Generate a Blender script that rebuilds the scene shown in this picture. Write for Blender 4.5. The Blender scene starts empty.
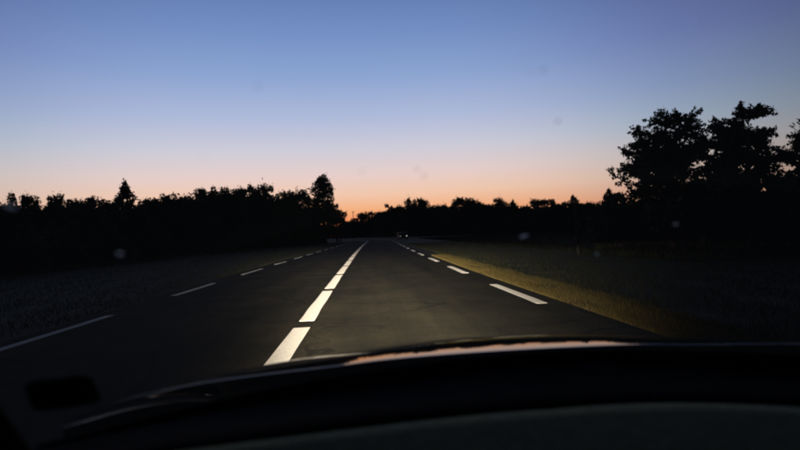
import bpy, math, random
import numpy as np
from mathutils import Vector, Matrix

# ------------------------------------------------------------------ camera, world, exposure
S = bpy.context.scene
COL = S.collection
R_ = math.radians

cam_d = bpy.data.cameras.new('camera')
cam = bpy.data.objects.new('camera', cam_d)
COL.objects.link(cam)
cam_d.sensor_width = 36.0
cam_d.lens = 545.0 / 800.0 * 36.0
cam_d.clip_start = 0.02
cam_d.clip_end = 6000.0
cam_d.dof.use_dof = True
cam_d.dof.focus_distance = 5.0
cam_d.dof.aperture_fstop = 2.4
right = Vector((0.99702926, -0.06225277, -0.04535688))
up = Vector((0.04423869, -0.01922512, 0.99883599))
fwd = Vector((0.0630523, 0.99787524, 0.01641403))
m = Matrix((right, up, -fwd)).transposed().to_4x4()
m.translation = Vector((0, 0, 1.1))
cam.matrix_world = m
S.camera = cam

S.view_settings.view_transform = 'Standard'
S.view_settings.look = 'None'
S.view_settings.exposure = 0.0
S.view_settings.gamma = 1.0
S.cycles.use_denoising = True
S.cycles.max_bounces = 8
S.cycles.transparent_max_bounces = 16
S.cycles.pixel_filter_type = 'BLACKMAN_HARRIS'
S.cycles.filter_width = 1.9


def lin(c):
    return tuple((x / 255 / 12.92) if x / 255 <= 0.04045 else ((x / 255 + 0.055) / 1.055) ** 2.4 for x in c) + (1.0,)


world = bpy.data.worlds.new("World")
S.world = world
world.use_nodes = True
nt = world.node_tree
nt.nodes.clear()
N, L = nt.nodes, nt.links


def wmath(op, a, b=None, c=None):
    n = N.new('ShaderNodeMath')
    n.operation = op
    for i, v in enumerate((a, b, c)):
        if v is None:
            continue
        if isinstance(v, (int, float)):
            n.inputs[i].default_value = v
        else:
            L.new(v, n.inputs[i])
    return n.outputs[0]


def ramp(fac, stops):
    n = N.new('ShaderNodeValToRGB')
    r = n.color_ramp
    r.interpolation = 'B_SPLINE' if False else 'EASE' if False else 'LINEAR'
    while len(r.elements) < len(stops):
        r.elements.new(0.5)
    for e, (p, c) in zip(r.elements, stops):
        e.position = p
        e.color = lin(c)
    L.new(fac, n.inputs[0])
    return n.outputs[0]


tc = N.new('ShaderNodeTexCoord')
sep = N.new('ShaderNodeSeparateXYZ')
L.new(tc.outputs['Generated'], sep.inputs[0])
z = sep.outputs['Z']
hl = wmath('SQRT', wmath('MAXIMUM', wmath('ADD', wmath('MULTIPLY', sep.outputs['X'], sep.outputs['X']),
                                            wmath('MULTIPLY', sep.outputs['Y'], sep.outputs['Y'])), 1e-5))
# clear dusk sky: elevation ramps towards the afterglow, beside it, and opposite it
TOWARD = [(0.0, (250, 122, 78)), (.025, (255, 150, 98)), (.045, (255, 180, 128)), (.075, (252, 206, 178)),
          (.11, (240, 213, 208)), (.155, (215, 211, 224)), (.21, (183, 193, 225)), (.28, (146, 170, 216)),
          (.35, (120, 148, 202)), (.43, (96, 124, 178)), (.6, (56, 70, 106)), (1.0, (25, 29, 42))]
BESIDE = [(0.0, (208, 124, 100)), (.04, (230, 168, 142)), (.08, (228, 198, 182)), (.12, (210, 203, 204)),
          (.165, (180, 194, 214)), (.22, (152, 172, 212)), (.30, (124, 142, 200)), (.40, (97, 115, 172)), (.6, (54, 66, 98)),
          (1.0, (25, 29, 42))]
AWAY = [(0.0, (44, 42, 48)), (.06, (56, 50, 56)), (.14, (66, 56, 62)), (.25, (54, 52, 64)), (.45, (38, 42, 58)),
        (1.0, (25, 29, 42))]


def aim(deg):
    d = (math.sin(R_(deg)), math.cos(R_(deg)))
    return wmath('DIVIDE', wmath('ADD', wmath('MULTIPLY', sep.outputs['X'], d[0]), wmath('MULTIPLY', sep.outputs['Y'], d[1])), hl)


def smooth(v, a, b):
    n = N.new('ShaderNodeMapRange')
    n.interpolation_type = 'SMOOTHSTEP'
    n.inputs[1].default_value = a
    n.inputs[2].default_value = b
    L.new(v, n.inputs[0])
    return n.outputs[0]


def mixc(f, a, b):
    n = N.new('ShaderNodeMix')
    n.data_type = 'RGBA'
    L.new(f, n.inputs[0])
    L.new(a, n.inputs[6])
    L.new(b, n.inputs[7])
    return n.outputs[2]


ca = aim(-4.0)
beside = mixc(smooth(ca, math.cos(R_(36)), math.cos(R_(3))), ramp(z, BESIDE), ramp(z, TOWARD))
full = mixc(smooth(ca, math.cos(R_(120)), math.cos(R_(42))), ramp(z, AWAY), beside)
bg = N.new('ShaderNodeBackground')
# the sky dims with the angle from the afterglow
glow = Vector((math.sin(R_(-5)), math.cos(R_(-5)), .08)).normalized()
c3 = wmath('ADD', wmath('ADD', wmath('MULTIPLY', sep.outputs['X'], glow.x), wmath('MULTIPLY', sep.outputs['Y'], glow.y)),
           wmath('MULTIPLY', z, glow.z))
dim = wmath('ADD', wmath('MULTIPLY', smooth(c3, math.cos(R_(56)), math.cos(R_(12))), .64), .36)
sc_ = N.new('ShaderNodeVectorMath')
sc_.operation = 'SCALE'
L.new(full, sc_.inputs[0])
L.new(dim, sc_.inputs['Scale'])
L.new(sc_.outputs[0], bg.inputs[0])
bg.inputs[1].default_value = 1.0
out = N.new('ShaderNodeOutputWorld')
L.new(bg.outputs[0], out.inputs[0])
# no sun lamp: the sun is below the horizon; the lit lamps of the place are the car's own headlights (see the car)

# ------------------------------------------------------------------ helpers


def new_mesh(name, verts, faces, mat=None, smooth_=False):
    me = bpy.data.meshes.new(name)
    me.from_pydata([tuple(v) for v in verts], [], [tuple(f) for f in faces])
    if mat:
        me.materials.append(mat)
    if smooth_:
        me.polygons.foreach_set('use_smooth', [True] * len(me.polygons))
    me.update()
    return me


def np_mesh(name, V, F, mat=None):
    """V (n,3) float, F (m,k) int with equal-sized faces"""
    me = bpy.data.meshes.new(name)
    k = F.shape[1]
    me.vertices.add(len(V))
    me.vertices.foreach_set('co', V.astype(np.float32).ravel())
    me.loops.add(F.size)
    me.loops.foreach_set('vertex_index', F.astype(np.int32).ravel())
    me.polygons.add(len(F))
    me.polygons.foreach_set('loop_start', np.arange(0, F.size, k, dtype=np.int32))
    me.update(calc_edges=True)
    if mat:
        me.materials.append(mat)
    return me


def obj(name, me, parent=None, loc=None):
    o = bpy.data.objects.new(name, me)
    COL.objects.link(o)
    if parent:
        o.parent = parent
    if loc:
        o.location = loc
    return o


def tag(o, label=None, cat=None, group=None, kind=None):
    if label:
        o['label'] = label
    if cat:
        o['category'] = cat
    if group:
        o['group'] = group
    if kind:
        o['kind'] = kind
    return o


def empty(name, loc=(0, 0, 0), rz=0.0, sc=(1, 1, 1)):
    o = bpy.data.objects.new(name, None)
    COL.objects.link(o)
    o.location = loc
    o.rotation_euler = (0, 0, rz)
    o.scale = sc
    o.empty_display_size = 0.2
    return o


class MB:
    def __init__(self):
        self.v, self.f = [], []

    def box(self, c, s, rot=None):
        b = len(self.v)
        for dx in (-.5, .5):
            for dy in (-.5, .5):
                for dz in (-.5, .5):
                    p = Vector((dx * s[0], dy * s[1], dz * s[2]))
                    if rot is not None:
                        p = rot @ p
                    self.v.append(Vector(c) + p)
        for q in ((0, 1, 3, 2), (4, 6, 7, 5), (0, 4, 5, 1), (2, 3, 7, 6), (0, 2, 6, 4), (1, 5, 7, 3)):
            self.f.append([b + i for i in q])
        return self

    def tube(self, pts, radii, n=8, cap=True):
        pts = [Vector(p) for p in pts]
        b = len(self.v)
        for i, p in enumerate(pts):
            t = (pts[min(i + 1, len(pts) - 1)] - pts[max(i - 1, 0)]).normalized()
            a = t.orthogonal().normalized() if abs(t.z) > .95 else t.cross(Vector((0, 0, 1))).normalized()
            c = t.cross(a)
            r = radii[i] if isinstance(radii, (list, tuple)) else radii
            for k in range(n):
                an = 2 * math.pi * k / n
                self.v.append(p + (a * math.cos(an) + c * math.sin(an)) * r)
        for i in range(len(pts) - 1):
            for k in range(n):
                k2 = (k + 1) % n
                self.f.append([b + i * n + k, b + i * n + k2, b + (i + 1) * n + k2, b + (i + 1) * n + k])
        if cap:
            self.f.append([b + k for k in range(n)][::-1])
            self.f.append([b + (len(pts) - 1) * n + k for k in range(n)])
        return self

    def grid(self, fn, us, vs, thick=None):
        b = len(self.v)
        P = [[Vector(fn(u, v)) for v in vs] for u in us]
        for row in P:
            self.v += row
        m_ = len(vs)
        for i in range(len(us) - 1):
            for j in range(m_ - 1):
                self.f.append([b + i * m_ + j, b + (i + 1) * m_ + j, b + (i + 1) * m_ + j + 1, b + i * m_ + j + 1])
        return self

    def prism(self, poly, x0, x1):
        """polygon in (y,z) extruded along x"""
        b = len(self.v)
        n = len(poly)
        for x in (x0, x1):
            for (y, z_) in poly:
                self.v.append(Vector((x, y, z_)))
        self.f.append([b + i for i in range(n)])
        self.f.append([b + n + i for i in range(n)][::-1])
        for i in range(n):
            j = (i + 1) % n
            self.f.append([b + i, b + n + i, b + n + j, b + j])
        return self

    def build(self, name, mat, parent=None, smooth_=False, bevel=0, solid=0, sub=0):
        me = new_mesh(name, self.v, self.f, mat, smooth_)
        o = obj(name, me, parent)
        if sub:
            md = o.modifiers.new('sub', 'SUBSURF')
            md.levels = md.render_levels = sub
        if solid:
            md = o.modifiers.new('solid', 'SOLIDIFY')
            md.thickness = solid
            md.offset = -1
        if bevel:
            md = o.modifiers.new('bev', 'BEVEL')
            md.width = bevel
            md.segments = 2
        return o


# ------------------------------------------------------------------ materials
def mat(name, col, rough=.8, spec=.3, metal=0.0, noise=None, scale=5.0, bump=0.0, bscale=None, coat=0.0, detail=6.0,
        coords='Object'):
    mt = bpy.data.materials.new(name)
    mt.use_nodes = True
    t = mt.node_tree
    p = t.nodes['Principled BSDF']
    p.inputs['Base Color'].default_value = (*col, 1)
    p.inputs['Roughness'].default_value = rough
    p.inputs['Specular IOR Level'].default_value = spec
    p.inputs['Metallic'].default_value = metal
    p.inputs['Coat Weight'].default_value = coat
    p.inputs['Coat Roughness'].default_value = .03
    tcn = t.nodes.new('ShaderNodeTexCoord')
    if noise:
        nz = t.nodes.new('ShaderNodeTexNoise')
        nz.inputs['Scale'].default_value = scale
        nz.inputs['Detail'].default_value = detail
        nz.inputs['Roughness'].default_value = .65
        t.links.new(tcn.outputs[coords], nz.inputs['Vector'])
        cr = t.nodes.new('ShaderNodeValToRGB')
        cr.color_ramp.elements[0].position = .32
        cr.color_ramp.elements[1].position = .68
        cr.color_ramp.elements[0].color = (*col, 1)
        cr.color_ramp.elements[1].color = (*noise, 1)
        t.links.new(nz.outputs[0], cr.inputs[0])
        t.links.new(cr.outputs[0], p.inputs['Base Color'])
    if bump:
        nb = t.nodes.new('ShaderNodeTexNoise')
        nb.inputs['Scale'].default_value = bscale or scale * 4
        nb.inputs['Detail'].default_value = 4
        t.links.new(tcn.outputs[coords], nb.inputs['Vector'])
        bp = t.nodes.new('ShaderNodeBump')
        bp.inputs['Strength'].default_value = bump
        bp.inputs['Distance'].default_value = .02
        t.links.new(nb.outputs[0], bp.inputs['Height'])
        t.links.new(bp.outputs[0], p.inputs['Normal'])
    return mt


def leaf_mat(name, a, b, rand=True):
    """foliage: colour varies from leaf to leaf (per island) and from tree to tree"""
    mt = bpy.data.materials.new(name)
    mt.use_nodes = True
    t = mt.node_tree
    p = t.nodes['Principled BSDF']
    p.inputs['Roughness'].default_value = .75
    p.inputs['Specular IOR Level'].default_value = .15
    g = t.nodes.new('ShaderNodeNewGeometry')
    oi = t.nodes.new('ShaderNodeObjectInfo')
    ad = t.nodes.new('ShaderNodeMath')
    ad.operation = 'MULTIPLY_ADD'
    ad.inputs[1].default_value = .6
    t.links.new(g.outputs['Random Per Island'], ad.inputs[0])
    ml = t.nodes.new('ShaderNodeMath')
    ml.operation = 'MULTIPLY'
    ml.inputs[1].default_value = .4
    t.links.new(oi.outputs['Random'], ml.inputs[0])
    t.links.new(ml.outputs[0], ad.inputs[2])
    mx = t.nodes.new('ShaderNodeMix')
    mx.data_type = 'RGBA'
    mx.inputs[6].default_value = (*a, 1)
    mx.inputs[7].default_value = (*b, 1)
    t.links.new(ad.outputs[0], mx.inputs[0])
    t.links.new(mx.outputs[2], p.inputs['Base Color'])
    return mt


M_leaf = leaf_mat('dark_leaves', (.022, .032, .014), (.055, .070, .028))
M_needle = leaf_mat('dark_needles', (.018, .028, .016), (.040, .056, .026))
M_bark = mat('bark', (.045, .036, .028), .95, .1, noise=(.09, .075, .06), scale=9, bump=.5)
M_grass = leaf_mat('verge_grass', (.012, .015, .006), (.034, .033, .014))  # darkened in colour so the verge drops off beyond the headlit strip
M_litdrygrass = leaf_mat('lit_dry_grass', (.045, .037, .010), (.115, .088, .026))  # dry grass, with the headlit brightness of the strip put into its colour
M_darkgrass = leaf_mat('rough_grass', (.009, .011, .005), (.022, .022, .010))
M_paint_white = mat('road_paint', (.72, .71, .62), .7, .3, noise=(.86, .85, .76), scale=14, detail=8, bump=1.0, bscale=130)
M_paint_worn = mat('worn_road_paint', (.42, .42, .38), .75, .3, noise=(.66, .65, .58), scale=11, detail=9, bump=.8, bscale=130)

for m_, w_ in ((M_paint_white, 1.0), (M_paint_worn, .35)):   # glass beads in the paint throw light back at grazing angles
    p = m_.node_tree.nodes['Principled BSDF']
    t = m_.node_tree                                         # chips and tyre scuffs let the asphalt through
    nz = t.nodes.new('ShaderNodeTexNoise')
    nz.inputs['Scale'].default_value = 34
    nz.inputs['Detail'].default_value = 8
    nz.inputs['Roughness'].default_value = .75
    t.links.new(t.nodes['Texture Coordinate'].outputs['Object'], nz.inputs['Vector'])
    cr = t.nodes.new('ShaderNodeValToRGB')
    cr.color_ramp.elements[0].position, cr.color_ramp.elements[1].position = .56, .62
    cr.color_ramp.elements[0].color, cr.color_ramp.elements[1].color = (0, 0, 0, 1), (.75, .75, .75, 1)
    t.links.new(nz.outputs[0], cr.inputs[0])
    mx = t.nodes.new('ShaderNodeMix')
    mx.data_type = 'RGBA'
    mx.inputs[7].default_value = (.10, .095, .08, 1)
    t.links.new(cr.outputs[0], mx.inputs[0])
    t.links.new(p.inputs['Base Color'].links[0].from_socket, mx.inputs[6])
    t.links.new(mx.outputs[2], p.inputs['Base Color'])
    p.inputs['Sheen Weight'].default_value = w_
    p.inputs['Sheen Roughness'].default_value = .35
    p.inputs['Sheen Tint'].default_value = (1, .98, .9, 1)

# asphalt: coarse aggregate grain, patches, faint wheel tracks kept as wear
M_asphalt = bpy.data.materials.new('asphalt')
M_asphalt.use_nodes = True
t = M_asphalt.node_tree
p = t.nodes['Principled BSDF']
p.inputs['Roughness'].default_value = .95
p.inputs['Specular IOR Level'].default_value = .05
tcn = t.nodes.new('ShaderNodeTexCoord')


def tn(scale, det, rough=.6, vec=None):
    n = t.nodes.new('ShaderNodeTexNoise')
    n.inputs['Scale'].default_value = scale
    n.inputs['Detail'].default_value = det
    n.inputs['Roughness'].default_value = rough
    t.links.new(vec or tcn.outputs['Object'], n.inputs['Vector'])
    mr = t.nodes.new('ShaderNodeMapRange')   # spread the noise over its full range
    mr.inputs[1].default_value, mr.inputs[2].default_value = .34, .66
    t.links.new(n.outputs[0], mr.inputs[0])
    return mr.outputs[0]


mp = t.nodes.new('ShaderNodeMapping')
mp.inputs['Scale'].default_value = (1.0, .06, 1.0)
t.links.new(tcn.outputs['Object'], mp.inputs[0])
grain, patch, streak = tn(55, 3, .8), tn(.8, 5), tn(1.6, 4, .6, mp.outputs[0])


def tmix(f, a, b, blend='MIX'):
    n = t.nodes.new('ShaderNodeMix')
    n.data_type = 'RGBA'
    n.blend_type = blend
    for i, v in ((0, f), (6, a), (7, b)):
        if isinstance(v, (int, float)):
            n.inputs[i].default_value = v
        elif isinstance(v, tuple):
            n.inputs[i].default_value = (*v, 1)
        else:
            t.links.new(v, n.inputs[i])
    return n.outputs[2]


c1 = tmix(grain, (.009, .0105, .0075), (.043, .041, .030))
c1 = tmix(tn(16, 4, .7), c1, (.033, .032, .023))
c2 = tmix(patch, (.70, .72, .74), (1.22, 1.17, 1.10))
c3 = tmix(streak, (.74, .76, .76), (1.26, 1.18, 1.06))
cc = tmix(1.0, tmix(1.0, c1, c2, 'MULTIPLY'), c3, 'MULTIPLY')
vo = t.nodes.new('ShaderNodeTexVoronoi')     # sealed cracks
vo.feature = 'DISTANCE_TO_EDGE'
vo.inputs['Scale'].default_value = .42
wv = t.nodes.new('ShaderNodeVectorMath')
wn = t.nodes.new('ShaderNodeTexNoise')
wn.inputs['Scale'].default_value = 2.2
t.links.new(tcn.outputs['Object'], wn.inputs['Vector'])
wv.operation = 'MULTIPLY_ADD'
wv.inputs[1].default_value = (.8, .8, 0)
t.links.new(wn.outputs['Color'], wv.inputs[0])
t.links.new(tcn.outputs['Object'], wv.inputs[2])
t.links.new(wv.outputs[0], vo.inputs['Vector'])
lt = t.nodes.new('ShaderNodeMath')
lt.operation = 'LESS_THAN'
lt.inputs[1].default_value = .010
t.links.new(vo.outputs['Distance'], lt.inputs[0])
mk = t.nodes.new('ShaderNodeMath')
mk.operation = 'MULTIPLY'
t.links.new(lt.outputs[0], mk.inputs[0])
t.links.new(tn(.35, 2), mk.inputs[1])
cc = tmix(mk.outputs[0], cc, (.008, .008, .008))
t.links.new(cc, p.inputs['Base Color'])
bp = t.nodes.new('ShaderNodeBump')
bp.inputs['Strength'].default_value = .6
bp.inputs['Distance'].default_value = .01
t.links.new(grain, bp.inputs['Height'])
t.links.new(bp.outputs[0], p.inputs['Normal'])

M_ground = mat('ground_soil', (.018, .022, .010), .95, .1, noise=(.045, .044, .020), scale=.7, bump=.6, bscale=6, detail=10)
M_gravel = mat('gravel_shoulder', (.022, .018, .011), .95, .1, noise=(.075, .06, .036), scale=7, bump=.8, bscale=30, detail=10)

M_carpaint = mat('black_car_paint', (.003, .003, .003), .035, .5)
M_blackplastic = mat('black_plastic', (.004, .004, .004), .9, .03, bump=.15, bscale=300)
M_dash = mat('dash_grey_plastic', (.24, .235, .125), .9, .06, noise=(.33, .325, .18), scale=60, bump=.4, bscale=400)
M_frit = mat('black_ceramic_band', (.003, .003, .003), .7, .1)
M_rubber = mat('rubber', (.012, .012, .012), .8, .2)
M_metal = mat('alloy', (.45, .45, .46), .35, .5, metal=1.0)
M_seat = mat('interior_cloth', (.02, .02, .022), .95, .1)
M_post = mat('reflection_post_grey', (.03, .029, .026), .9, .1, noise=(.055, .052, .046), scale=12, bump=.3)
M_pole = mat('creosoted_pole', (.05, .04, .03), .9, .1)

M_glass = bpy.data.materials.new('windscreen_glass')
M_glass.use_nodes = True
t = M_glass.node_tree
t.nodes.clear()
o_ = t.nodes.new('ShaderNodeOutputMaterial')
mx = t.nodes.new('ShaderNodeMixShader')
fr = t.nodes.new('ShaderNodeFresnel')
fr.inputs[0].default_value = 1.35
tr = t.nodes.new('ShaderNodeBsdfTransparent')
tr.inputs[0].default_value = (.97, .985, .98, 1)
gl = t.nodes.new('ShaderNodeBsdfGlossy')
gl.inputs['Roughness'].default_value = .02
t.links.new(fr.outputs[0], mx.inputs[0])
t.links.new(tr.outputs[0], mx.inputs[1])
t.links.new(gl.outputs[0], mx.inputs[2])
film = t.nodes.new('ShaderNodeBsdfTranslucent')
film.inputs[0].default_value = (.85, .85, .68, 1)
mf = t.nodes.new('ShaderNodeMixShader')   # even translucent film added to lift the blacks like veiling glare
mf.inputs[0].default_value = .020
t.links.new(mx.outputs[0], mf.inputs[1])
t.links.new(film.outputs[0], mf.inputs[2])
t.links.new(mf.outputs[0], o_.inputs[0])

# dried splashes on the glass: they scatter sky light, so pale against dark and dark against the sky
M_speck = bpy.data.materials.new('dried_splash')
M_speck.use_nodes = True
t = M_speck.node_tree
t.nodes.clear()
o_ = t.nodes.new('ShaderNodeOutputMaterial')
mx = t.nodes.new('ShaderNodeMixShader')
mx.inputs[0].default_value = .55
tr = t.nodes.new('ShaderNodeBsdfTransparent')
tl = t.nodes.new('ShaderNodeBsdfTranslucent')
tl.inputs[0].default_value = (.62, .63, .6, 1)
t.links.new(tr.outputs[0], mx.inputs[1])
t.links.new(tl.outputs[0], mx.inputs[2])
t.links.new(mx.outputs[0], o_.inputs[0])


M_splash = M_speck.copy()
M_splash.name = 'thick_splash'
for n_ in M_splash.node_tree.nodes:
    if n_.type == 'MIX_SHADER':
        n_.inputs[0].default_value = .85
    if n_.type == 'BSDF_TRANSLUCENT':
        n_.inputs[0].default_value = (.85, .84, .78, 1)


def emit(name, col, s):
    mt = bpy.data.materials.new(name)
    mt.use_nodes = True
    t = mt.node_tree
    p = t.nodes['Principled BSDF']
    p.inputs['Emission Color'].default_value = (*col, 1)
    p.inputs['Emission Strength'].default_value = s
    return mt


# ------------------------------------------------------------------ ground and road
gb = MB()
gb.grid(lambda u, v: (u, v, 0.0), [-3000, -300, -60, -20, 0, 20, 60, 300, 3000], [-3000, -300, -40, 0, 40, 120, 400, 3000])
tag(gb.build('ground', M_ground), kind='structure')


def centre(y):
    """x of the centre line at distance y: it drifts right and then bends left beyond the wood"""
    if y < 100:
        return -.84 + .00012 * y * y
    return .36 - (y - 100) ** 2 / 300.0


def off_r(y):
    return 3.32 + .9 * min(1, max(0, (y - 12) / 60.0)) ** 1.1


def off_l(y):
    return 3.30 - .35 * min(1, max(0, (y - 15) / 45.0))


ys = [-40, -20, -8, 0] + [2.0 * i for i in range(1, 106)]


def strip(name, a, b, z0, mat_, ys_=ys, nx=5):
    g = MB()
    g.grid(lambda u, v: (centre(v) + a(v) * (1 - u) + b(v) * u, v, z0), [i / nx for i in range(nx + 1)], ys_)
    # faces come out facing down for this winding; flip
    return g


road = strip('road', lambda y: -off_l(y) - .32, lambda y: off_r(y) + .30, .008, M_asphalt).build('road', M_asphalt)
tag(road, kind='structure')
sh = strip('shoulder', lambda y: -off_l(y) - .85, lambda y: off_r(y) + .75, .004, M_gravel).build('road_shoulder', M_gravel)
tag(sh, kind='structure')


def marking(y0, y1, off, w, mt, seed):
    rnd = random.Random(seed)
    n = max(2, int((y1 - y0) / .5))
    g = MB()
    b = 0
    for i in range(n + 1):
        y = y0 + (y1 - y0) * i / n
        cx = centre(y) + off(y)
        j = rnd.uniform(-.006, .006)
        for x in (cx - w / 2 + j, cx + w / 2 + j):
            g.v.append(Vector((x, y, .0125)))
            g.v.append(Vector((x, y, .0085)))
    for i in range(n):
        a = i * 4
        g.f += [[a, a + 2, a + 6, a + 4], [a, a + 4, a + 5, a + 1], [a + 2, a + 3, a + 7, a + 6]]
    g.f += [[0, 1, 3, 2], [n * 4, n * 4 + 2, n * 4 + 3, n * 4 + 1]]
    return g.build('road_marking', mt, road)


y = 7.0 + .19 - 4.42 * 2
k = 0
while y < 150:
    marking(y + .08, y + 3.97 - .012 * min(30, max(0, y - 15)), lambda q: 0.0, .20, M_paint_white, k)
    y += 4.42
    k += 1
y = 1.42
while y < 120:
    marking(y, y + 3.05, off_r, .15, M_paint_white, k)
    y += 6.30
    k += 1
for (a, b) in ((5.6, 9.0), (11.9, 14.9), (18.1, 21.2), (24.2, 26.9), (29.9, 33.0), (35.2, 38.3), (41.0, 44.2), (47.5, 50.5), (54, 57),
               (60.5, 63.5), (67, 70), (73.5, 76.5), (80, 83)):
    marking(a, b, lambda q: -off_l(q), .13, M_paint_worn, k)
    k += 1

# ------------------------------------------------------------------ grass


def blades(n, xy, hmin, hmax, w, seed, name, mt):
    rs = np.random.RandomState(seed)
    P = xy(rs, n)
    n = len(P)
    h = rs.uniform(hmin, hmax, n) * (0.6 + .8 * rs.rand(n) ** 2)
    a = rs.uniform(0, 2 * np.pi, n)
    lean = rs.normal(0, .35, (n, 2)) * h[:, None]
    dx = np.cos(a) * w / 2
    dy = np.sin(a) * w / 2
    V = np.zeros((n, 3, 3))
    V[:, 0, 0] = P[:, 0] - dx
    V[:, 0, 1] = P[:, 1] - dy
    V[:, 1, 0] = P[:, 0] + dx
    V[:, 1, 1] = P[:, 1] + dy
    V[:, 2, 0] = P[:, 0] + lean[:, 0]
    V[:, 2, 1] = P[:, 1] + lean[:, 1]
    V[:, 2, 2] = h
    F = np.arange(n * 3).reshape(n, 3)
    o = obj(name, np_mesh(name, V.reshape(-1, 3), F, mt))
    return o


cen = np.vectorize(centre)
ofr = np.vectorize(off_r)
ofl = np.vectorize(off_l)


def scatter(side, d0, d1, y0, y1, pw=1.6):
    def f(rs, n):
        yy = y0 + (y1 - y0) * rs.rand(n) ** pw
        d = d0 + (d1 - d0) * rs.rand(n) ** 1.3
        # clumps
        c = rs.rand(n // 14 + 1, 2) * .8
        yy = yy + rs.normal(0, .06, n)
        keep = (np.sin(yy * 2.1 + d * 3.3) + np.sin(yy * .9 - d * 5.1) + rs.normal(0, 1.0, n)) > -1.1
        x = cen(yy) + (ofr(yy) + d if side > 0 else -ofl(yy) - d)
        return np.stack([x, yy], 1)[keep]
    return f


tag(blades(90000, scatter(1, .33, 1.2, 3.0, 26), .02, .07, .008, 1, 'lit_dry_verge_grass', M_litdrygrass),
    'short dry grass along the right edge of the asphalt, coloured brighter as the headlit strip', 'grass', kind='stuff')
tag(blades(120000, scatter(1, .9, 9.5, 3.5, 60), .03, .11, .010, 2, 'tall_verge_grass', M_grass),
    'tall green grass on the right verge, coloured darker behind the headlit dry strip', 'grass', kind='stuff')
tag(blades(60000, scatter(1, 6, 34, 14, 110, 1.3), .12, .30, .05, 3, 'meadow_grass', M_darkgrass),
    'rough dark meadow grass between the right verge and the far trees', 'grass', kind='stuff')
tag(blades(80000, scatter(-1, .38, 14, 4, 90, 1.5), .04, .11, .014, 4, 'left_verge_grass', M_darkgrass),
    'dark uncut grass between the left edge of the road and the wood', 'grass', kind='stuff')

# ------------------------------------------------------------------ trees


def leaf_quads(centres, size, rs, aspect=.55, droop=0.0):
    n = len(centres)
    a = rs.normal(0, 1, (n, 3))
    a[:, 2] -= droop
    a /= np.linalg.norm(a, axis=1)[:, None]
    b = rs.normal(0, 1, (n, 3))
    b -= (b * a).sum(1)[:, None] * a
    b /= np.linalg.norm(b, axis=1)[:, None]
    s = size * rs.uniform(.55, 1.35, n)[:, None]
    c = np.cross(a, b) * s * .18
    V = np.zeros((n, 4, 3))
    V[:, 0] = centres - a * s
    V[:, 1] = centres - b * s * aspect + c
    V[:, 2] = centres + a * s
    V[:, 3] = centres + b * s * aspect + c
    F = np.arange(n * 4).reshape(n, 4)
    return V.reshape(-1, 3), F


def crown_points(clumps, per, rs, shell=.45):
    out_ = []
    for (cx, cy, cz, rx, rz) in clumps:
        n = int(per * max(.3, (rx / .12)) ** 1.6) if per > 0 else 0
        d = rs.normal(0, 1, (n, 3))
        d /= np.linalg.norm(d, axis=1)[:, None]
        r = shell + (1 - shell) * rs.rand(n) ** .6
        r *= 1 + .28 * np.sin(d[:, 0] * 5 + cx * 40) * np.sin(d[:, 1] * 6 + cz * 30)
        out_.append(np.stack([cx + d[:, 0] * rx * r, cy + d[:, 1] * rx * r, cz + d[:, 2] * rz * r], 1))
    return np.concatenate(out_)


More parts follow.
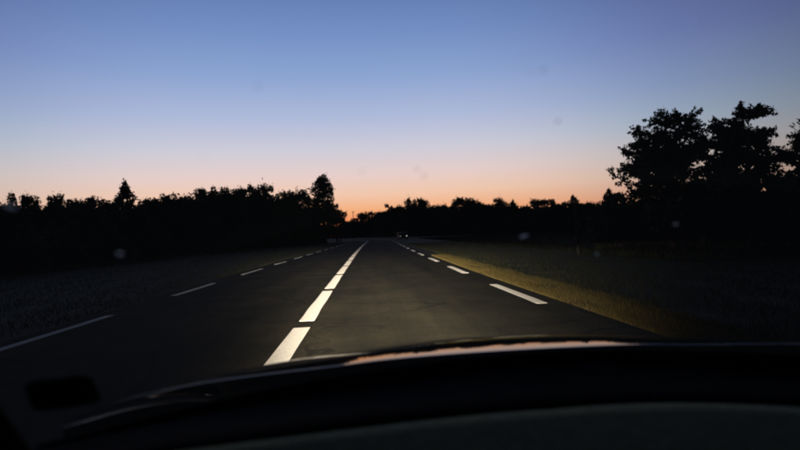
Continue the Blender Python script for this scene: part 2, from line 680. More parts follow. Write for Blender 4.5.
def tree_proto(kind, seed, leaf=.018, per=150, mt=None):
    leaf *= 1.15
    per *= 2.3
    """unit-height tree: returns (trunk mesh, crown mesh). Widths are as fractions of the height."""
    rnd = random.Random(seed)
    rs = np.random.RandomState(seed)
    cl, tb = [], MB()
    lean = rnd.uniform(-.04, .04)
    top = {'round': .82, 'tall': .9, 'pine': .88, 'spire': .95, 'bush': .6, 'ragged': .85, 'cone': .93}[kind]
    spine = [(lean * math.sin(q * 2), lean * .5 * math.sin(q * 3), top * q) for q in (0, .2, .4, .6, .8, 1)]
    r0 = {'bush': .02, 'tall': .022}.get(kind, .026)
    tb.tube(spine, [r0 * 1.3, r0, r0 * .85, r0 * .65, r0 * .4, r0 * .15], 7)

    def limb(z0, x, y, zc, r=.008):
        sx = lean * math.sin(z0 / top * 2)
        tb.tube([(sx, 0, z0), (sx + (x - sx) * .45, y * .4, z0 + (zc - z0) * .3), (x, y, zc)], [r, r * .7, r * .25], 5)

    if kind in ('round', 'ragged'):
        nC = 17 if kind == 'round' else 20
        for i in range(nC):
            an = i * 2.4 + rnd.uniform(-.4, .4)
            zz = rnd.uniform(.30, .88)
            env = math.sin(math.pi * min(1, max(0, (zz - .12) / .92))) ** .6
            rr = (.34 if kind == 'round' else .30) * env * rnd.uniform(.45, 1.05)
            x, y = rr * math.cos(an), rr * math.sin(an)
            r = rnd.uniform(.09, .15) if kind == 'round' else rnd.uniform(.055, .12)
            cl.append((x, y, zz, r, r * rnd.uniform(.7, 1.0)))
            limb(max(.15, zz - .25), x, y, zz)
        for i in range(3 if kind == 'round' else 5):
            cl.append((rnd.uniform(-.14, .14), rnd.uniform(-.1, .1), rnd.uniform(.86, .95), rnd.uniform(.04, .07), rnd.uniform(.05, .09)))
    elif kind == 'tall':
        for i in range(22):
            zz = .28 + .66 * i / 21
            an = i * 2.4
            rr = .12 * rnd.uniform(.3, 1.1) * (1.25 - zz * .7)
            x, y = rr * math.cos(an), rr * math.sin(an)
            r = rnd.uniform(.05, .085) * (1.25 - .5 * zz)
            cl.append((x, y, zz, r, r * 1.2))
            limb(max(.1, zz - .2), x, y, zz, .006)
    elif kind == 'pine':
        for i in range(16):
            an = i * 2.4 + rnd.uniform(-.3, .3)
            zz = rnd.uniform(.45, .92)
            rr = .30 * (1.15 - zz) / .6 * rnd.uniform(.4, 1)
            x, y = rr * math.cos(an), rr * math.sin(an)
            r = rnd.uniform(.08, .13)
            cl.append((x, y, zz, r, r * .55))
            limb(zz - .08, x, y, zz, .009)
        cl.append((0, 0, .93, .07, .07))
        cl.append((.0, .0, .55, .14, .14))
    elif kind == 'cone':
        for i in range(30):
            f = (i + .5) / 30
            zz = .14 + .80 * f
            an = i * 2.4 + rnd.uniform(-.5, .5)
            R0 = .30 * (1 - f) ** .8 + .015
            rr = R0 * rnd.uniform(.25, 1.1)
            x, y = rr * math.cos(an), rr * math.sin(an)
            r = (.115 - .07 * f) * rnd.uniform(.8, 1.25)
            cl.append((x, y, zz, r, r * 1.1))
            limb(max(.06, zz - .12), x, y, zz, .006)
        cl.append((.01, 0, .97, .022, .035))
        cl.append((-.045, .02, .91, .03, .04))
    elif kind == 'spire':
        for i in range(11):
            zz = .12 + .8 * i / 10
            R0 = .26 * (1 - zz) + .02
            k = max(3, int(8 * (1 - zz)) + 2)
            for j in range(k):
                an = 2 * math.pi * j / k + i
                x, y = R0 * .65 * math.cos(an), R0 * .65 * math.sin(an)
                cl.append((x, y, zz - .02, R0 * .42 + .012, .035))
                limb(zz, x, y, zz - .03, .004)
        cl.append((0, 0, .96, .014, .04))
    elif kind == 'bush':
        for i in range(14):
            an = i * 2.4
            rr = .5 * rnd.uniform(.1, 1)
            zz = rnd.uniform(.2, .8) * (1 - .5 * rr)
            x, y = rr * math.cos(an), rr * math.sin(an)
            r = rnd.uniform(.12, .22)
            cl.append((x, y, zz, r, r * .9))
            limb(.03, x, y, zz, .01)
    P = crown_points(cl, per, rs)
    # stray sprigs break up the outline
    k = int(len(P) * .10)
    idx = rs.choice(len(P), k)
    ctr = np.array([0, 0, .5])
    P = np.concatenate([P, ctr + (P[idx] - ctr) * rs.uniform(1.0, 1.16, (k, 1))])
    P = P[P[:, 2] > .02]
    V, F = leaf_quads(P, leaf, rs)
    zmax = V[:, 2].max()
    V /= zmax
    return new_mesh('trunk', [v / zmax for v in tb.v], tb.f, M_bark, True), np_mesh('crown', V, F, mt or M_leaf)


DENS = 1
PROTO = {
    'round': [tree_proto('round', 11 + i) for i in range(4)],
    'ragged': [tree_proto('ragged', 31 + i, .016, 170) for i in range(4)],
    'tall': [tree_proto('tall', 51, .014, 260), tree_proto('tall', 52, .014, 260)],
    'pine': [tree_proto('pine', 61 + i, .014, 210, M_needle) for i in range(3)],
    'spire': [tree_proto('spire', 71 + i, .014, 120, M_needle) for i in range(2)],
    'cone': [tree_proto('cone', 91 + i, .015, 190) for i in range(3)],
    'bush': [tree_proto('bush', 81 + i, .030, 90) for i in range(3)],
}


def plant(name, kind, var, x, y, h, wscale, rz, label, cat='tree', group=None):
    tm, cm = PROTO[kind][var % len(PROTO[kind])]
    r = empty(name, (x, y, 0), rz, (h * wscale, h * wscale, h))
    tag(r, label, cat, group)
    obj('trunk', tm, r)
    obj('crown', cm, r)
    return r


LW = 'trees at the edge of the left wood'
LEFT = [  # x, y, h, kind, width scale, label
    (-18.4, 29, 3.75, 'round', 1.0, 'low rounded dark tree at the extreme left end of the left wood'),
    (-18.3, 30.5, 4.35, 'ragged', .75, 'small tufted dark tree second from the left end of the wood'),
    (-18.8, 32, 3.9, 'round', 1.0, 'flat topped dark tree between two tufted ones at far left'),
    (-18.3, 33.5, 4.62, 'tall', 1.1, 'narrow dark sapling with upright tuft, third peak from the left end'),
    (-19.2, 36, 4.0, 'round', 1.05, 'low dark tree in the dip just right of the narrow sapling'),
    (-19.4, 38, 4.4, 'ragged', 1.1, 'uneven dark tree midway between narrow sapling and tall conical tree'),
    (-19.4, 40, 4.85, 'round', .9, 'rounded dark tree two crowns left of the tall conical tree'),
    (-19.0, 42.5, 5.0, 'round', .8, 'ragged dark tree touching the left side of the tall conical tree'),
    (-18.75, 44, 6.5, 'cone', .95, 'tall conical broadleaf standing clear above the left part of the wood'),
    (-18.0, 47, 4.9, 'round', 1.0, 'low tree in the notch right of the tall conical one'),
    (-17.7, 50, 5.7, 'round', .9, 'domed dark tree right of the notch in the left wood'),
    (-17.8, 54, 6.2, 'ragged', .8, 'spiky topped dark tree second right of the notch'),
    (-17.2, 56, 5.9, 'round', .8, 'low crown just left of the stepped up middle of the left wood'),
    (-17.0, 60, 7.45, 'ragged', .72, 'tree with jagged top at the step up in the middle of the wood'),
    (-16.6, 66, 7.8, 'round', .7, 'dense round tree beside the jagged topped one mid wood'),
    (-16.0, 68, 7.5, 'round', .72, 'dark tree slightly lower than its neighbours in mid wood'),
    (-15.2, 72, 8.8, 'ragged', .7, 'tall ragged tree left of the highest hump of the wood'),
    (-14.2, 82, 10.3, 'round', .72, 'broad domed tree forming the highest hump of the left wood'),
    (-12.4, 88, 9.1, 'round', .62, 'dark tree in the dip right of the highest hump'),
    (-11.0, 95, 10.3, 'ragged', .62, 'upright tree next to the tall open tree near the road bend'),
    (-8.1, 108, 13.9, 'tall', 1.12, 'tallest open crowned tree at the right end of the left wood by the glow'),
    (-5.9, 112, 8.8, 'round', .72, 'lower bushy tree leaning over the road at the right end of the wood'),
    (-5.6, 121, 5.9, 'round', .9, 'small tree with a drooping side closest to the orange gap'),
]
rnd = random.Random(5)
for i, (x, y, h, kd, ws, lab) in enumerate(LEFT):
    plant('leafy_tree', kd, i, x, y, h, ws * 1.12, rnd.uniform(0, 6.28), lab, 'tree', LW)
RW = 'trees of the far treeline on the right'
RIGHT = [
    (-4.9, 330, 12.0, 'ragged', 1.3, 'low faint tree in the orange gap next to the thin pole'),
    (2.2, 300, 13.9, 'round', 1.1, 'small rounded tree in the glow over the end of the road'),
    (9.0, 210, 12.9, 'round', .8, 'dark tree with a flat top right of the road end'),
    (12.6, 200, 11.4, 'round', .8, 'dark tree low between flat topped and twin topped trees'),
    (15.7, 185, 13.8, 'round', .5, 'left half of the twin topped tree above the parked car'),
    (19.0, 189, 13.0, 'round', .5, 'right half of the twin topped tree above the parked car'),
    (23.1, 190, 9.4, 'round', .8, 'low dark tree in the dip right of the twin topped tree'),
    (23.8, 175, 9.7, 'round', .8, 'rounded tree rising out of the dip in the far line'),
    (25.1, 165, 9.9, 'round', .85, 'rounded dark tree fourth right of the twin topped tree'),
    (26.5, 150, 10.2, 'round', .95, 'broad domed tree, widest crown in the middle of the far line'),
    (29.9, 145, 8.9, 'ragged', .85, 'bumpy dark tree right of the broad domed one'),
    (31.5, 140, 7.9, 'round', .85, 'low dark tree just left of the small pointed crown'),
    (32.5, 132, 9.3, 'round', .8, 'domed tree standing slightly above the far treeline'),
    (34.5, 125, 7.7, 'cone', 1.2, 'pointed tree just left of the notch in the far treeline'),
    (36.6, 122, 6.0, 'round', .9, 'small low tree sitting in the notch of the far treeline'),
    (37.3, 112, 7.1, 'round', .9, 'wide round tree right of the notch in the far treeline'),
    (38.0, 108, 6.4, 'cone', 1.1, 'dark pointed tree between the wide round tree and the grey post'),
    (38.8, 104, 5.7, 'round', 1.0, 'low tree directly left of the grey post top'),
    (38.3, 98, 6.6, 'cone', .9, 'pointed dark tree directly behind the top of the grey post'),
    (39.7, 96, 5.3, 'round', .9, 'low rounded tree just right of the grey post'),
    (40.1, 92, 4.7, 'round', 1.1, 'low flat tree left of the small spire shaped conifer'),
    (38.7, 84, 6.6, 'cone', .85, 'small spire shaped conifer at the left foot of the big near tree'),
    (38.8, 80, 4.1, 'round', 1.2, 'low bushy tree right of the spire conifer, half behind the big tree'),
]
for i, (x, y, h, kd, ws, lab) in enumerate(RIGHT):
    plant('conifer' if 'conifer' in lab else 'leafy_tree', kd, i + 1, x, y, h * 1.06, ws * 1.2, rnd.uniform(0, 6.28), lab, 'tree', RW)

# shrubs along the foot of the woods: one object each where single ones could be told apart
for i in range(20):
    y = 26 + i * 4.6
    x = -15.6 + .085 * max(0, y - 40) + rnd.uniform(-.8, .8)
    plant('shrub', 'bush', i, x, y, rnd.uniform(1.4, 2.6), rnd.uniform(.9, 1.3), rnd.uniform(0, 6.28),
          'dark leafy shrub in the row at the foot of the left wood', 'shrub', 'shrubs at the foot of the left wood')
for i in range(22):
    y = 76 + i * 5.6
    x = 39.5 - (y - 76) * .225 + rnd.uniform(-1, 1)
    plant('shrub', 'bush', i, x, y, rnd.uniform(1.8, 3.2), rnd.uniform(1.0, 1.5), rnd.uniform(0, 6.28),
          'dark leafy shrub in the row at the foot of the far right treeline', 'shrub', 'shrubs at the foot of the far treeline')


def wood_mass(name, path, depth, h0, h1, n, size, seed, label):
    """foliage mass of the wood's interior behind the edge trees"""
    rs = np.random.RandomState(seed)
    path = np.array(path, float)
    seg = np.linalg.norm(np.diff(path[:, :2], axis=0), axis=1)
    cum = np.concatenate([[0], np.cumsum(seg)])
    s = rs.rand(n) * cum[-1]
    x = np.interp(s, cum, path[:, 0]) + rs.normal(0, .5, n)
    y = np.interp(s, cum, path[:, 1])
    H = np.interp(s, cum, path[:, 2])
    d = rs.rand(n) * depth
    hh = H * (.86 + .07 * np.sin(s * .9) + .06 * np.sin(s * 2.3 + 1) + .05 * np.sin(s * 5.1))
    zz = hh * rs.rand(n) ** .75
    P = np.stack([x + np.sign(x) * d, y + d * .25, zz], 1)
    sz = size * (.6 + .8 * y / 120.0)
    V, F = leaf_quads(P, 1.0, rs)
    V = (V.reshape(-1, 4, 3) - P[:, None]) * sz[:, None, None] + P[:, None]
    V = V.reshape(-1, 3)
    V[:, 2] = np.maximum(V[:, 2], .01)
    o = obj(name, np_mesh(name, V, F, M_leaf))
    tag(o, label, 'wood', kind='stuff')
    return o


wood_mass('woodland', [(-17, -12, 4.6), (-18, 8, 4.4), (-19.5, 18, 3.6), (-20.5, 32, 3.5), (-20.5, 42, 4.3), (-19, 55, 5.2), (-18, 66, 7.0), (-16, 82, 8.9), (-13, 97, 8.6),
                       (-10, 112, 8.0), (-12, 140, 8.5)], 7, 0, 0, 150000, .19, 7, 'dark interior of the wood behind the left edge trees')
wood_mass('far_woodland', [(60, 55, 5.4), (44, 80, 4.5), (42, 96, 4.6), (40, 112, 5.6), (38, 125, 6.3), (34, 142, 7.3), (30, 160, 8.4), (26, 180, 9.4),
                           (18, 200, 11.2), (10, 225, 12.0), (3, 310, 11.0), (-8, 345, 9.5)],
          9, 0, 0, 90000, .30, 8, 'dark interior of the wood behind the far right treeline')
wood_mass('roadside_woodland', [(22, 26, 3.4), (20.5, 20, 3.6), (18.5, 15, 4.4), (17.5, 8, 4.8), (17, -12, 4.6)], 6, 0, 0, 50000, .15, 9,
          'dark wood continuing behind and beside the big trees at the right border')
# the wood closing the view beyond the bend
rs_ = np.random.RandomState(12)
P = np.stack([rs_.uniform(-260, 260, 90000), rs_.uniform(345, 385, 90000), 7.5 * rs_.rand(90000) ** .7], 1)
P[:, 2] *= 1 + .12 * np.sin(P[:, 0] * .13) + .1 * np.sin(P[:, 0] * .41)
V, F = leaf_quads(P, .8, rs_)
V[:, 2] = np.maximum(V[:, 2], .01)
tag(obj('distant_woodland', np_mesh('distant_woodland', V, F, M_leaf)), 'distant low belt of forest beyond the road bend', 'wood', kind='stuff')


# the near trees on the right: built singly at their real size, small leaves on many limbs
def big_tree(name, x, y, h, halfw, seed, label, nclump=64, leaves=19000, leaf=.062, lean=0.0, low=.12):
    rnd = random.Random(seed)
    rs = np.random.RandomState(seed)
    root = empty(name, (x, y, 0))
    tag(root, label, 'tree', 'big trees close on the right')
    tb = MB()
    nst = 3
    pts_all = []
    for s in range(nst):
        a = s * 2.1 + rnd.uniform(-.3, .3)
        sp = []
        for q in range(7):
            f = q / 6
            sp.append((math.cos(a) * halfw * .35 * f ** 1.3 + lean * f * f, math.sin(a) * halfw * .3 * f ** 1.3, h * .9 * f * (1 - .12 * s)))
        r0 = .085 - .012 * s
        tb.tube(sp, [r0 * (1 - .86 * q / 6) for q in range(7)], 8)
        pts_all.append(sp)
    cl = []
    for i in range(nclump):
        sp = pts_all[i % nst]
        f = low + (.98 - low) * ((i + .5) / nclump) ** .85
        q = min(5.99, f * 6)
        k = int(q)
        b = [sp[k][j] + (sp[k + 1][j] - sp[k][j]) * (q - k) for j in range(3)]
        an = i * 2.399 + rnd.uniform(-.5, .5)
        env = max(.25, math.sin(math.pi * min(1, (f * .80 + .17))) ** .6)
        ln = halfw * env * rnd.uniform(.45, 1.0)
        rise = rnd.uniform(.05, .75) * ln
        e = (b[0] + math.cos(an) * ln, b[1] + math.sin(an) * ln, min(h * .95, b[2] + rise))
        mid = tuple(b[j] * .5 + e[j] * .5 + (0, 0, .06 * ln)[j] for j in range(3))
        tb.tube([b, mid, e], [.024, .014, .004], 5)
        D_ = Vector(e) - Vector(b)
        nt_ = 14
        for w_ in range(nt_):
            t0 = .22 + .80 * (w_ + rnd.random()) / nt_
            q0 = Vector(b) + D_ * min(1, t0) + Vector((0, 0, .05 * ln * math.sin(math.pi * min(1, t0))))
            dr = (D_.normalized() * .8 + Vector((rnd.gauss(0, .8), rnd.gauss(0, .8), rnd.gauss(.18, .45)))).normalized()
            tl_ = halfw * rnd.uniform(.16, .36)
            q1 = q0 + dr * tl_ * .55
            q2 = q0 + dr * tl_ + Vector((0, 0, -.06 * tl_))
            tb.tube([q0, q1, q2], [.008, .006, .002], 3, cap=False)
            n_ = max(3, int(leaves / nclump / nt_))
            tt = rs.uniform(.05, 1.0, n_)[:, None]
            base = np.array(q0)[None] * (1 - tt) + np.array(q2)[None] * tt
            cl.append(base + rs.normal(0, 1, (n_, 3)) * np.array([.055, .055, .040]) * (1.25 - .6 * tt))
    P = np.concatenate(cl)
    P = P[(P[:, 2] > .1)]
    over = P[:, 2] > h
    P = P[P[:, 2] < h * 1.04]
    V, F = leaf_quads(P, leaf, rs, .5)
    obj('trunk', new_mesh('trunk', tb.v, tb.f, M_bark, True), root)
    obj('crown', np_mesh('crown', V, F, M_leaf), root)
    return root


big_tree('leafy_tree', 11.6, 20, 5.45, 1.9, 3, 'large leafy tree close on the right, left one with a low branch reaching out', 98, 46000, lean=-.15)
big_tree('leafy_tree', 13.1, 18.2, 5.45, 1.35, 9, 'large leafy tree with highest pointed top right of its twin', 86, 40000, low=.1)
big_tree('leafy_tree', 15.1, 17.6, 4.5, 1.4, 14, 'lower leafy tree cut off by the right border of the photo', 54, 20000, low=.08)
rnd = random.Random(77)
for (x, y, h, w, lab) in ((10.6, 22.6, 2.5, 1.1, 'dark bush under the low branch of the big left tree'),
                          (12.0, 18.4, 2.6, 1.3, 'dark bush at the trunk between the two big trees'),
                          (13.9, 16.4, 2.3, 1.3, 'dark bush in front of the pointed big tree'),
                          (15.6, 15.6, 2.4, 1.3, 'dark bush at the right border under the lower tree'),
                          (14.0, 22.5, 3.2, 1.3, 'tall dark bush behind the gap between the big trees'),
                          (16.6, 20.0, 3.0, 1.2, 'tall dark bush behind the lower tree at right border'),
                          (12.6, 27.0, 2.2, 1.4, 'low wide bush behind the big left tree')):
    plant('shrub', 'bush', int(x * 10) % 3, x, y, h, w, rnd.uniform(0, 6), lab, 'shrub', 'bushes round the big right trees')

# ------------------------------------------------------------------ roadside things
post = empty('reflection_post', (7.9, 20, 0), .2)  # added post imitating a faint upright reflection in the windscreen
tag(post, 'thin grey post added on the right verge in place of a faint windscreen reflection', 'post')
MB().tube([(0, 0, 0), (0, 0, 1.2), (0, 0, 2.1)], [.045, .042, .04], 12).build('shaft', M_post, post, True)
MB().tube([(0, 0, 2.1), (0, 0, 2.13), (0, 0, 2.17)], [.05, .05, .02], 12).build('cap', M_post, post)

pole = empty('utility_pole', (-4.8, 220, 0))
tag(pole, 'very thin distant pole in the orange gap where the road ends', 'pole')
MB().tube([(0, 0, 0), (0, 0, 11.2)], [.16, .11], 8).build('shaft', M_pole, pole, True)
MB().box((0, 0, 10.6), (1.3, .1, .1)).build('crossarm', M_pole, pole)
for s in (-.55, .55):
    MB().tube([(s, 0, 10.65), (s, 0, 10.85)], .05, 6).build('insulator', M_pole, pole)

# ------------------------------------------------------------------ far car with its lamps towards us
M_farpaint = mat('dark_paint', (.008, .008, .010), .6, .2)
M_farglass = mat('dark_glass', (.006, .006, .007), .45, .2)
M_lampA = emit('lit_lamp', (1, .97, .9), .7)
M_lampB = emit('dim_lamp', (1, .9, .75), .2)


def far_car(x, y, rz):
    r = empty('parked_car', (x, y, 0), rz)
    tag(r, 'small dark car far ahead right of the road with one bright and one faint headlamp', 'car')
    prof = [(-2.0, .32), (-2.05, .55), (-1.95, .78), (-1.05, .92), (-.35, 1.38), (.95, 1.42), (1.75, .98), (2.0, .9), (2.03, .4), (1.95, .3)]
    b = MB().prism(prof, -.84, .84).build('body', M_farpaint, r, bevel=.05)
    # front faces local -y
    MB().prism([(-1.02, .96), (-.42, 1.34), (-.40, 1.30), (-.98, .93)], -.66, .66).build('windscreen', M_farglass, r).location.y = -.035
    MB().prism([(1.72, 1.03), (1.02, 1.38), (1.07, 1.38), (1.77, 1.03)], -.62, .62).build('rear_window', M_farglass, r).location.y = .04
    for s in (-1, 1):
        MB().prism([(-.85, .96), (-.3, 1.31), (.85, 1.34), (1.3, .98)], s * .838, s * .848).build('side_window', M_farglass, r)
        for wy in (-1.25, 1.3):
            w = MB().tube([(s * .70, wy, .31), (s * .87, wy, .31)], .31, 20).build('wheel', M_rubber, r)
            MB().tube([(s * .872, wy, .31), (s * .882, wy, .31)], .18, 14).build('rim', M_metal, w)
        MB().tube([(s * .62, -2.02, .66), (s * .62, -2.065, .66)], [.11, .10], 14).build('headlight', M_lampA if s > 0 else M_lampB, r)
        MB().box((s * .98, -.75, .98), (.18, .1, .12)).build('mirror', M_farpaint, r, bevel=.02)
    MB().box((0, -2.055, .50), (.9, .03, .14)).build('grille', M_blackplastic, r)
    MB().box((0, -2.06, .36), (.5, .02, .10)).build('number_plate', M_post, r)
    return r


far_car(7.3, 110, R_(4))

# ------------------------------------------------------------------ the car we sit in
car = empty('car', (0, 0, 0))
tag(car, 'black car we look out of, with dashboard, windscreen and glossy bonnet at the bottom', 'car')
XC, HW = .30, .76


def lin_space(a, b, n):
    return [a + (b - a) * i / (n - 1) for i in range(n)]


def bonnet_pt(u, t_):
    """u -1..1 across, t_ 0..1 from the rear edge to the nose"""
    hw = .78 - .07 * t_ ** 2
    x = XC + u * hw
    y0 = 1.15 - .26 * u * u
    y1 = 2.06 - .30 * u ** 2
    y = y0 + (y1 - y0) * t_
    s = y - y0
    z_ = .834 - .050 * s - .5 * .30 * s * s - max(0, s - .62) ** 2 * 1.1
    z_ -= .034 * abs(u) ** 10 + .10 * u * u * s - .030 * u * u
    # raised power bulge with soft shoulders
    z_ += .005 * (1 / (1 + math.exp((abs(u) - .42) * 26)))
    return (x, y, z_)


MB().grid(bonnet_pt, lin_space(-1, 1, 81), lin_space(0, 1, 41)).build('bonnet', M_carpaint, car, True, solid=.0015)


def W(u, v):
    bx, by, bz = XC + .76 * u, 1.06 - .28 * u * u, .835 - .02 * u * u
    tx, ty, tz = XC + .60 * u, .20 - .12 * u * u, 1.37 - .04 * u * u
    b = .045 * math.sin(math.pi * v) * (1 - .3 * u * u)
    return Vector((bx + (tx - bx) * v, by + (ty - by) * v + b * .55, bz + (tz - bz) * v + b * .85))


def Wn(u, v):
    e = 1e-3
    return (W(u + e, v) - W(u - e, v)).cross(W(u, v + e) - W(u, v - e)).normalized()


screen = MB().grid(W, lin_space(-1, 1, 33), lin_space(0, 1, 25)).build('windscreen', M_glass, car, True)


def patch(u0, u1, v0, v1, off, mt, name, parent, nu=17, nv=4):
    return MB().grid(lambda u, v: W(u, v) - Wn(u, v) * off, lin_space(u0, u1, nu), lin_space(v0, v1, nv)).build(name, mt, parent, solid=.002)


patch(-.995, .995, .0, .035, .004, M_frit, 'edge_band', screen, 33)
# sticker low on the passenger... the driver's corner of the glass
q = [(-.966, .221), (-.889, .202), (-.891, .117), (-.974, .137)]


def stk(a, b):
    r_ = .14
    # rounded rectangle by superellipse-like pull of the corners
    p0 = [q[0][i] * (1 - a) + q[1][i] * a for i in (0, 1)]
    p1 = [q[3][i] * (1 - a) + q[2][i] * a for i in (0, 1)]
    u, v = p0[0] * (1 - b) + p1[0] * b, p0[1] * (1 - b) + p1[1] * b
    return W(u, v) - Wn(u, v) * .003


g = MB()
ring = []
for i in range(32):
    an = 2 * math.pi * i / 32
    c_, s_ = math.cos(an), math.sin(an)
    ring.append((.5 + .5 * math.copysign(abs(c_) ** .35, c_), .5 + .5 * math.copysign(abs(s_) ** .35, s_)))
g.v = [stk(.5, .5)] + [stk(a, b) for a, b in ring]
g.f = [[0, 1 + i, 1 + (i + 1) % 32] for i in range(32)]
stic = g.build('windscreen_sticker', M_frit, screen, solid=.001)
stic['label'] = 'black rounded rectangular sticker low in the left corner of the windscreen'


def speck(u, v, r, ex=1.0, ang=0.0, seed=0):
    rr = random.Random(seed)
    c = W(u, v)
    n = Wn(u, v)
    a = (W(u + .01, v) - c).normalized()
    b = n.cross(a).normalized()
    g = MB()
    g.v = [c - n * .0015]
    k = 14
    for i in range(k):
        an = 2 * math.pi * i / k
        q_ = r * rr.uniform(.7, 1.15)
        x_, y_ = q_ * ex * math.cos(an), q_ * math.sin(an)
        x_, y_ = x_ * math.cos(ang) - y_ * math.sin(ang), x_ * math.sin(ang) + y_ * math.cos(ang)
        g.v.append(c - n * .0015 + a * x_ + b * y_)
    g.f = [[0, 1 + i, 1 + (i + 1) % k] for i in range(k)]
    return g.build('dirt_speck', M_splash if seed < 5 else M_speck, screen)


for i, (u, v, r, ex, an) in enumerate([(-.123, .406, .0040, 1.4, .5), (.052, .35, .0024, 1.3, .3), (.175, .419, .0027, 1.2, 0),
                                       (-.792, .457, .0024, 1.8, -.6), (-.871, .551, .0024, 2.4, -.7), (-.153, .628, .0030, .8, 0),
                                       (-.211, .699, .0022, 1, 0), (-.228, .697, .0018, 1, 0), (-.362, .561, .0024, 1, .8),
                                       (-.348, .548, .0026, 1, .8), (-.45, .563, .0020, .7, .8), (-.583, .687, .0017, 1, 0),
                                       (.25, .38, .0014, 1, 0), (-.02, .75, .0012, 1, 0), (-.66, .60, .0011, 1, 0), (.12, .56, .0012, 1, 0)]):
    speck(u, v, r, ex, an, i)

# cowl and wipers between glass and bonnet
MB().grid(lambda u, v: (XC + u * .77, (1.055 - .28 * u * u) + v * .105, .812 - .025 * u * u + .010 * math.sin(v * math.pi)), lin_space(-1, 1, 31),
          lin_space(0, 1, 6)).build('cowl_panel', M_blackplastic, car, True, solid=.01)
for (u0, u1) in ((-.72, .02), (.08, .78)):
    wp = MB().tube([W(u, .03 + .012 * math.sin((u - u0) / (u1 - u0) * 3.1)) + Wn(u, .03) * .012 for u in lin_space(u0, u1, 10)], .006, 6)
    wo = wp.build('wiper', M_blackplastic, car, True)
    MB().tube([W(u, .018) + Wn(u, .02) * .006 for u in lin_space(u0 + .02, u1 - .02, 10)], .004, 5).build('wiper_blade', M_rubber, wo)

# dashboard: grey grained top towards us, black defroster shelf under the glass
prof = [(.40, .62), (.42, .70), (.46, .765), (.55, .802), (.66, .830), (.76, .850)]


def DROP(u):
    return -.012 + .030 * min(1, max(0, (u + .75) / .7)) + .008 * max(0, u)


def dash_pt(u, k):
    y, z_ = prof[k]
    return (XC + u * .74, y + .02 - .20 * u * u * (k / 5), z_ - DROP(u) - .012 * u * u + .006 * math.sin(u * 5 + 1))


dash = MB().grid(dash_pt, lin_space(-1, 1, 41), list(range(6))).build('dashboard', M_dash, car, True, solid=.006, sub=2)
dp = [(.765, .849), (.79, .856), (.84, .850), (.90, .846), (.98, .848), (1.03, .838)]


def def_pt(u, k):
    y, z_ = dp[k]
    return (XC + u * .74, y + .02 - u * u * (.20 + .05 * k / 5), z_ - DROP(u) * (1 - k / 5) ** .7 - .016 * u * u + .004 * math.sin(u * 5 + 1))


shelf = MB().grid(def_pt, lin_space(-1, 1, 41), list(range(6))).build('defroster_shelf', M_blackplastic, car, True, solid=.006, sub=1)
# shell of the car: pillars, roof, doors, wings, nose, wheels
for s in (-1, 1):
    MB().tube([W(s * 1.0, v) + Vector((s * .022, -.012, .0)) for v in lin_space(0, 1, 9)], .024, 8).build('windscreen_pillar', M_blackplastic, car, True)
    xs = XC + s * .80

    def wing(t_, v_):
        p_ = bonnet_pt(s * 1.0, t_)
        x = p_[0] + s * (.006 + .05 * v_ * v_)
        return (x, p_[1] - .005, (p_[2] - .008) * (1 - v_) + .30 * v_)
    MB().grid(wing, lin_space(0, 1, 15), lin_space(0, 1, 7)).build('wing', M_carpaint, car, True, solid=.01)
    MB().prism([(.84, .30), (.86, .80), (.70, .835), (-1.9, .86), (-2.3, .70), (-2.32, .32)], xs - .02 * s, xs + .03 * s).build('side_panel', M_carpaint, car)
    MB().tube([(XC + s * .72, -.45, .84), (XC + s * .60, -.45, 1.35)], .035, 6).build('door_pillar', M_blackplastic, car)
    MB().tube([(XC + s * .72, -1.85, .84), (XC + s * .58, -1.3, 1.35)], .06, 6).build('rear_pillar', M_blackplastic, car)
    a, b, c_, d_ = [Vector(p_) for p_ in ((XC + s * .755, .62, .85), (XC + s * .755, -1.8, .86), (XC + s * .61, -1.25, 1.34), (XC + s * .625, .08, 1.34))]
    g = MB()
    g.v, g.f = [a, b, c_, d_], [[0, 1, 2, 3]]
    g.build('side_window', M_glass, car)
    for wy in (1.45, -1.5):
        w = MB().tube([(XC + s * .64, wy, .31), (XC + s * .84, wy, .31)], .31, 24).build('wheel', M_rubber, car)
        MB().tube([(XC + s * .842, wy, .31), (XC + s * .852, wy, .31)], .19, 16).build('rim', M_metal, w)
    MB().tube([(XC + s * .55, 1.99, .46), (XC + s * .55, 2.06, .455)], [.085, .075], 18).build('headlight', emit('headlight_lens', (1, .93, .78), 6.0), car)


def roof_pt(u, v):
    return (XC + u * .64, .19 - 1.6 * v - .12 * u * u * (1 - v), 1.385 - .045 * u * u - .05 * (2 * v - .8) ** 2 * .6)


MB().grid(roof_pt, lin_space(-1, 1, 17), lin_space(0, 1, 9)).build('roof', M_carpaint, car, True, solid=.03)
MB().grid(lambda u, v: (XC + u * (.60 + .1 * v), -1.42 - .8 * v, 1.31 - .5 * v), lin_space(-1, 1, 9), lin_space(0, 1, 5)).build('rear_window', M_glass, car, True)
MB().box((XC, -2.3, .56), (1.5, .06, .5)).build('tailgate', M_carpaint, car, bevel=.02)
MB().box((XC, 1.98, .42), (1.36, .10, .26)).build('bumper', M_blackplastic, car, bevel=.04)
MB().box((XC, -.8, .27), (1.5, 2.9, .03)).build('floor_pan', M_seat, car)
MB().box((XC, .80, .52), (1.4, .04, .50)).build('bulkhead', M_seat, car)
for s in (-1, 1):
    MB().box((XC + s * .36, -.55, .42), (.50, .52, .16)).build('seat', M_seat, car, bevel=.05)
    MB().box((XC + s * .36, -.86, .76), (.48, .14, .60), Matrix.Rotation(R_(14), 3, 'X')).build('seat_backrest', M_seat, car, bevel=.05)
g = MB()
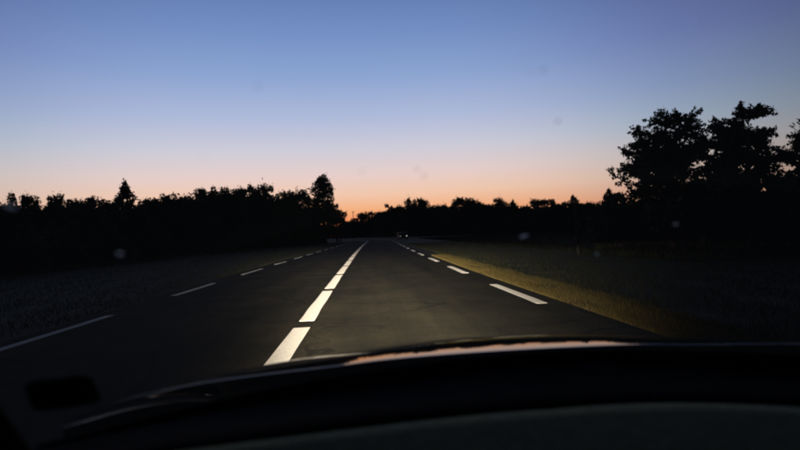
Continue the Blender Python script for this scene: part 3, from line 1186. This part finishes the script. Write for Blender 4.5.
ringp = [Vector((XC - .36 + .18 * math.cos(a_), .22 + .06 * math.sin(a_), .72 + .165 * math.sin(a_))) for a_ in lin_space(0, 2 * math.pi, 33)]
g.tube(ringp, .014, 8, cap=False)
sw = g.build('steering_wheel', M_blackplastic, car, True)
MB().box((XC - .36, .23, .72), (.30, .04, .05)).tube([(XC - .36, .24, .72), (XC - .36, .46, .66)], .03, 8).build('wheel_hub', M_blackplastic, sw)


# headlamp beams: dipped pattern (even on the road, cut off near the horizon, kicked to the right)
def beam(x, power):
    ld = bpy.data.lights.new('headlight_beam', 'SPOT')
    ld.energy = power
    ld.color = (1.0, .83, .66)
    ld.shadow_soft_size = .04
    ld.spot_size = R_(120)
    ld.spot_blend = .5
    ld.use_nodes = True
    t = ld.node_tree
    em = t.nodes.get('Emission')
    tcl = t.nodes.new('ShaderNodeTexCoord')
    sp = t.nodes.new('ShaderNodeSeparateXYZ')
    t.links.new(tcl.outputs['Normal'], sp.inputs[0])

    def mth(op, a, b=None):
        n = t.nodes.new('ShaderNodeMath')
        n.operation = op
        for i, v in enumerate((a, b)):
            if v is None:
                continue
            if isinstance(v, (int, float)):
                n.inputs[i].default_value = v
            else:
                t.links.new(v, n.inputs[i])
        return n.outputs[0]
    # lamp space: -Z forward, Y up, X right.  dep = depression, az = angle to the right
    fz = mth('MAXIMUM', mth('MULTIPLY', sp.outputs['Z'], -1.0), .02)
    dep = mth('DIVIDE', mth('MULTIPLY', sp.outputs['Y'], -1.0), fz)
    az = mth('DIVIDE', sp.outputs['X'], fz)
    # dipped beam: a bright narrow core that evens out along the road, and a weak wide spread
    d1 = mth('MAXIMUM', dep, 0.0)
    core = mth('DIVIDE', 1.0, mth('POWER', mth('ADD', d1, .034), 2.7))
    wide = mth('DIVIDE', 1.0, mth('POWER', mth('ADD', d1, .06), 2.0))
    cut = mth('MINIMUM', mth('MAXIMUM', mth('MULTIPLY', mth('SUBTRACT', dep, .006), 60.0), .006), 1.0)

    def gauss(v, c, w_left, w_right):
        a1 = mth('SUBTRACT', v, c)
        lf = mth('LESS_THAN', a1, 0.0)
        k_ = mth('ADD', mth('MULTIPLY', lf, 1 / w_left ** 2 - 1 / w_right ** 2), 1 / w_right ** 2)
        return mth('EXPONENT', mth('MULTIPLY', mth('MULTIPLY', mth('MULTIPLY', a1, a1), k_), -1.0))
    s = mth('ADD', mth('MULTIPLY', core, gauss(az, -.03, .15, .19)), mth('MULTIPLY', mth('MULTIPLY', wide, 1.9), gauss(az, .10, .36, .33)))
    s = mth('MULTIPLY', s, cut)
    t.links.new(s, em.inputs['Strength'])
    lo = bpy.data.objects.new('headlight_beam', ld)
    COL.objects.link(lo)
    lo.location = (x, 2.12, .50)
    lo.rotation_euler = (R_(90), 0, R_(0))
    lo.parent = car
    return lo


beam(XC - .55, 42.0)
beam(XC + .55, 42.0)
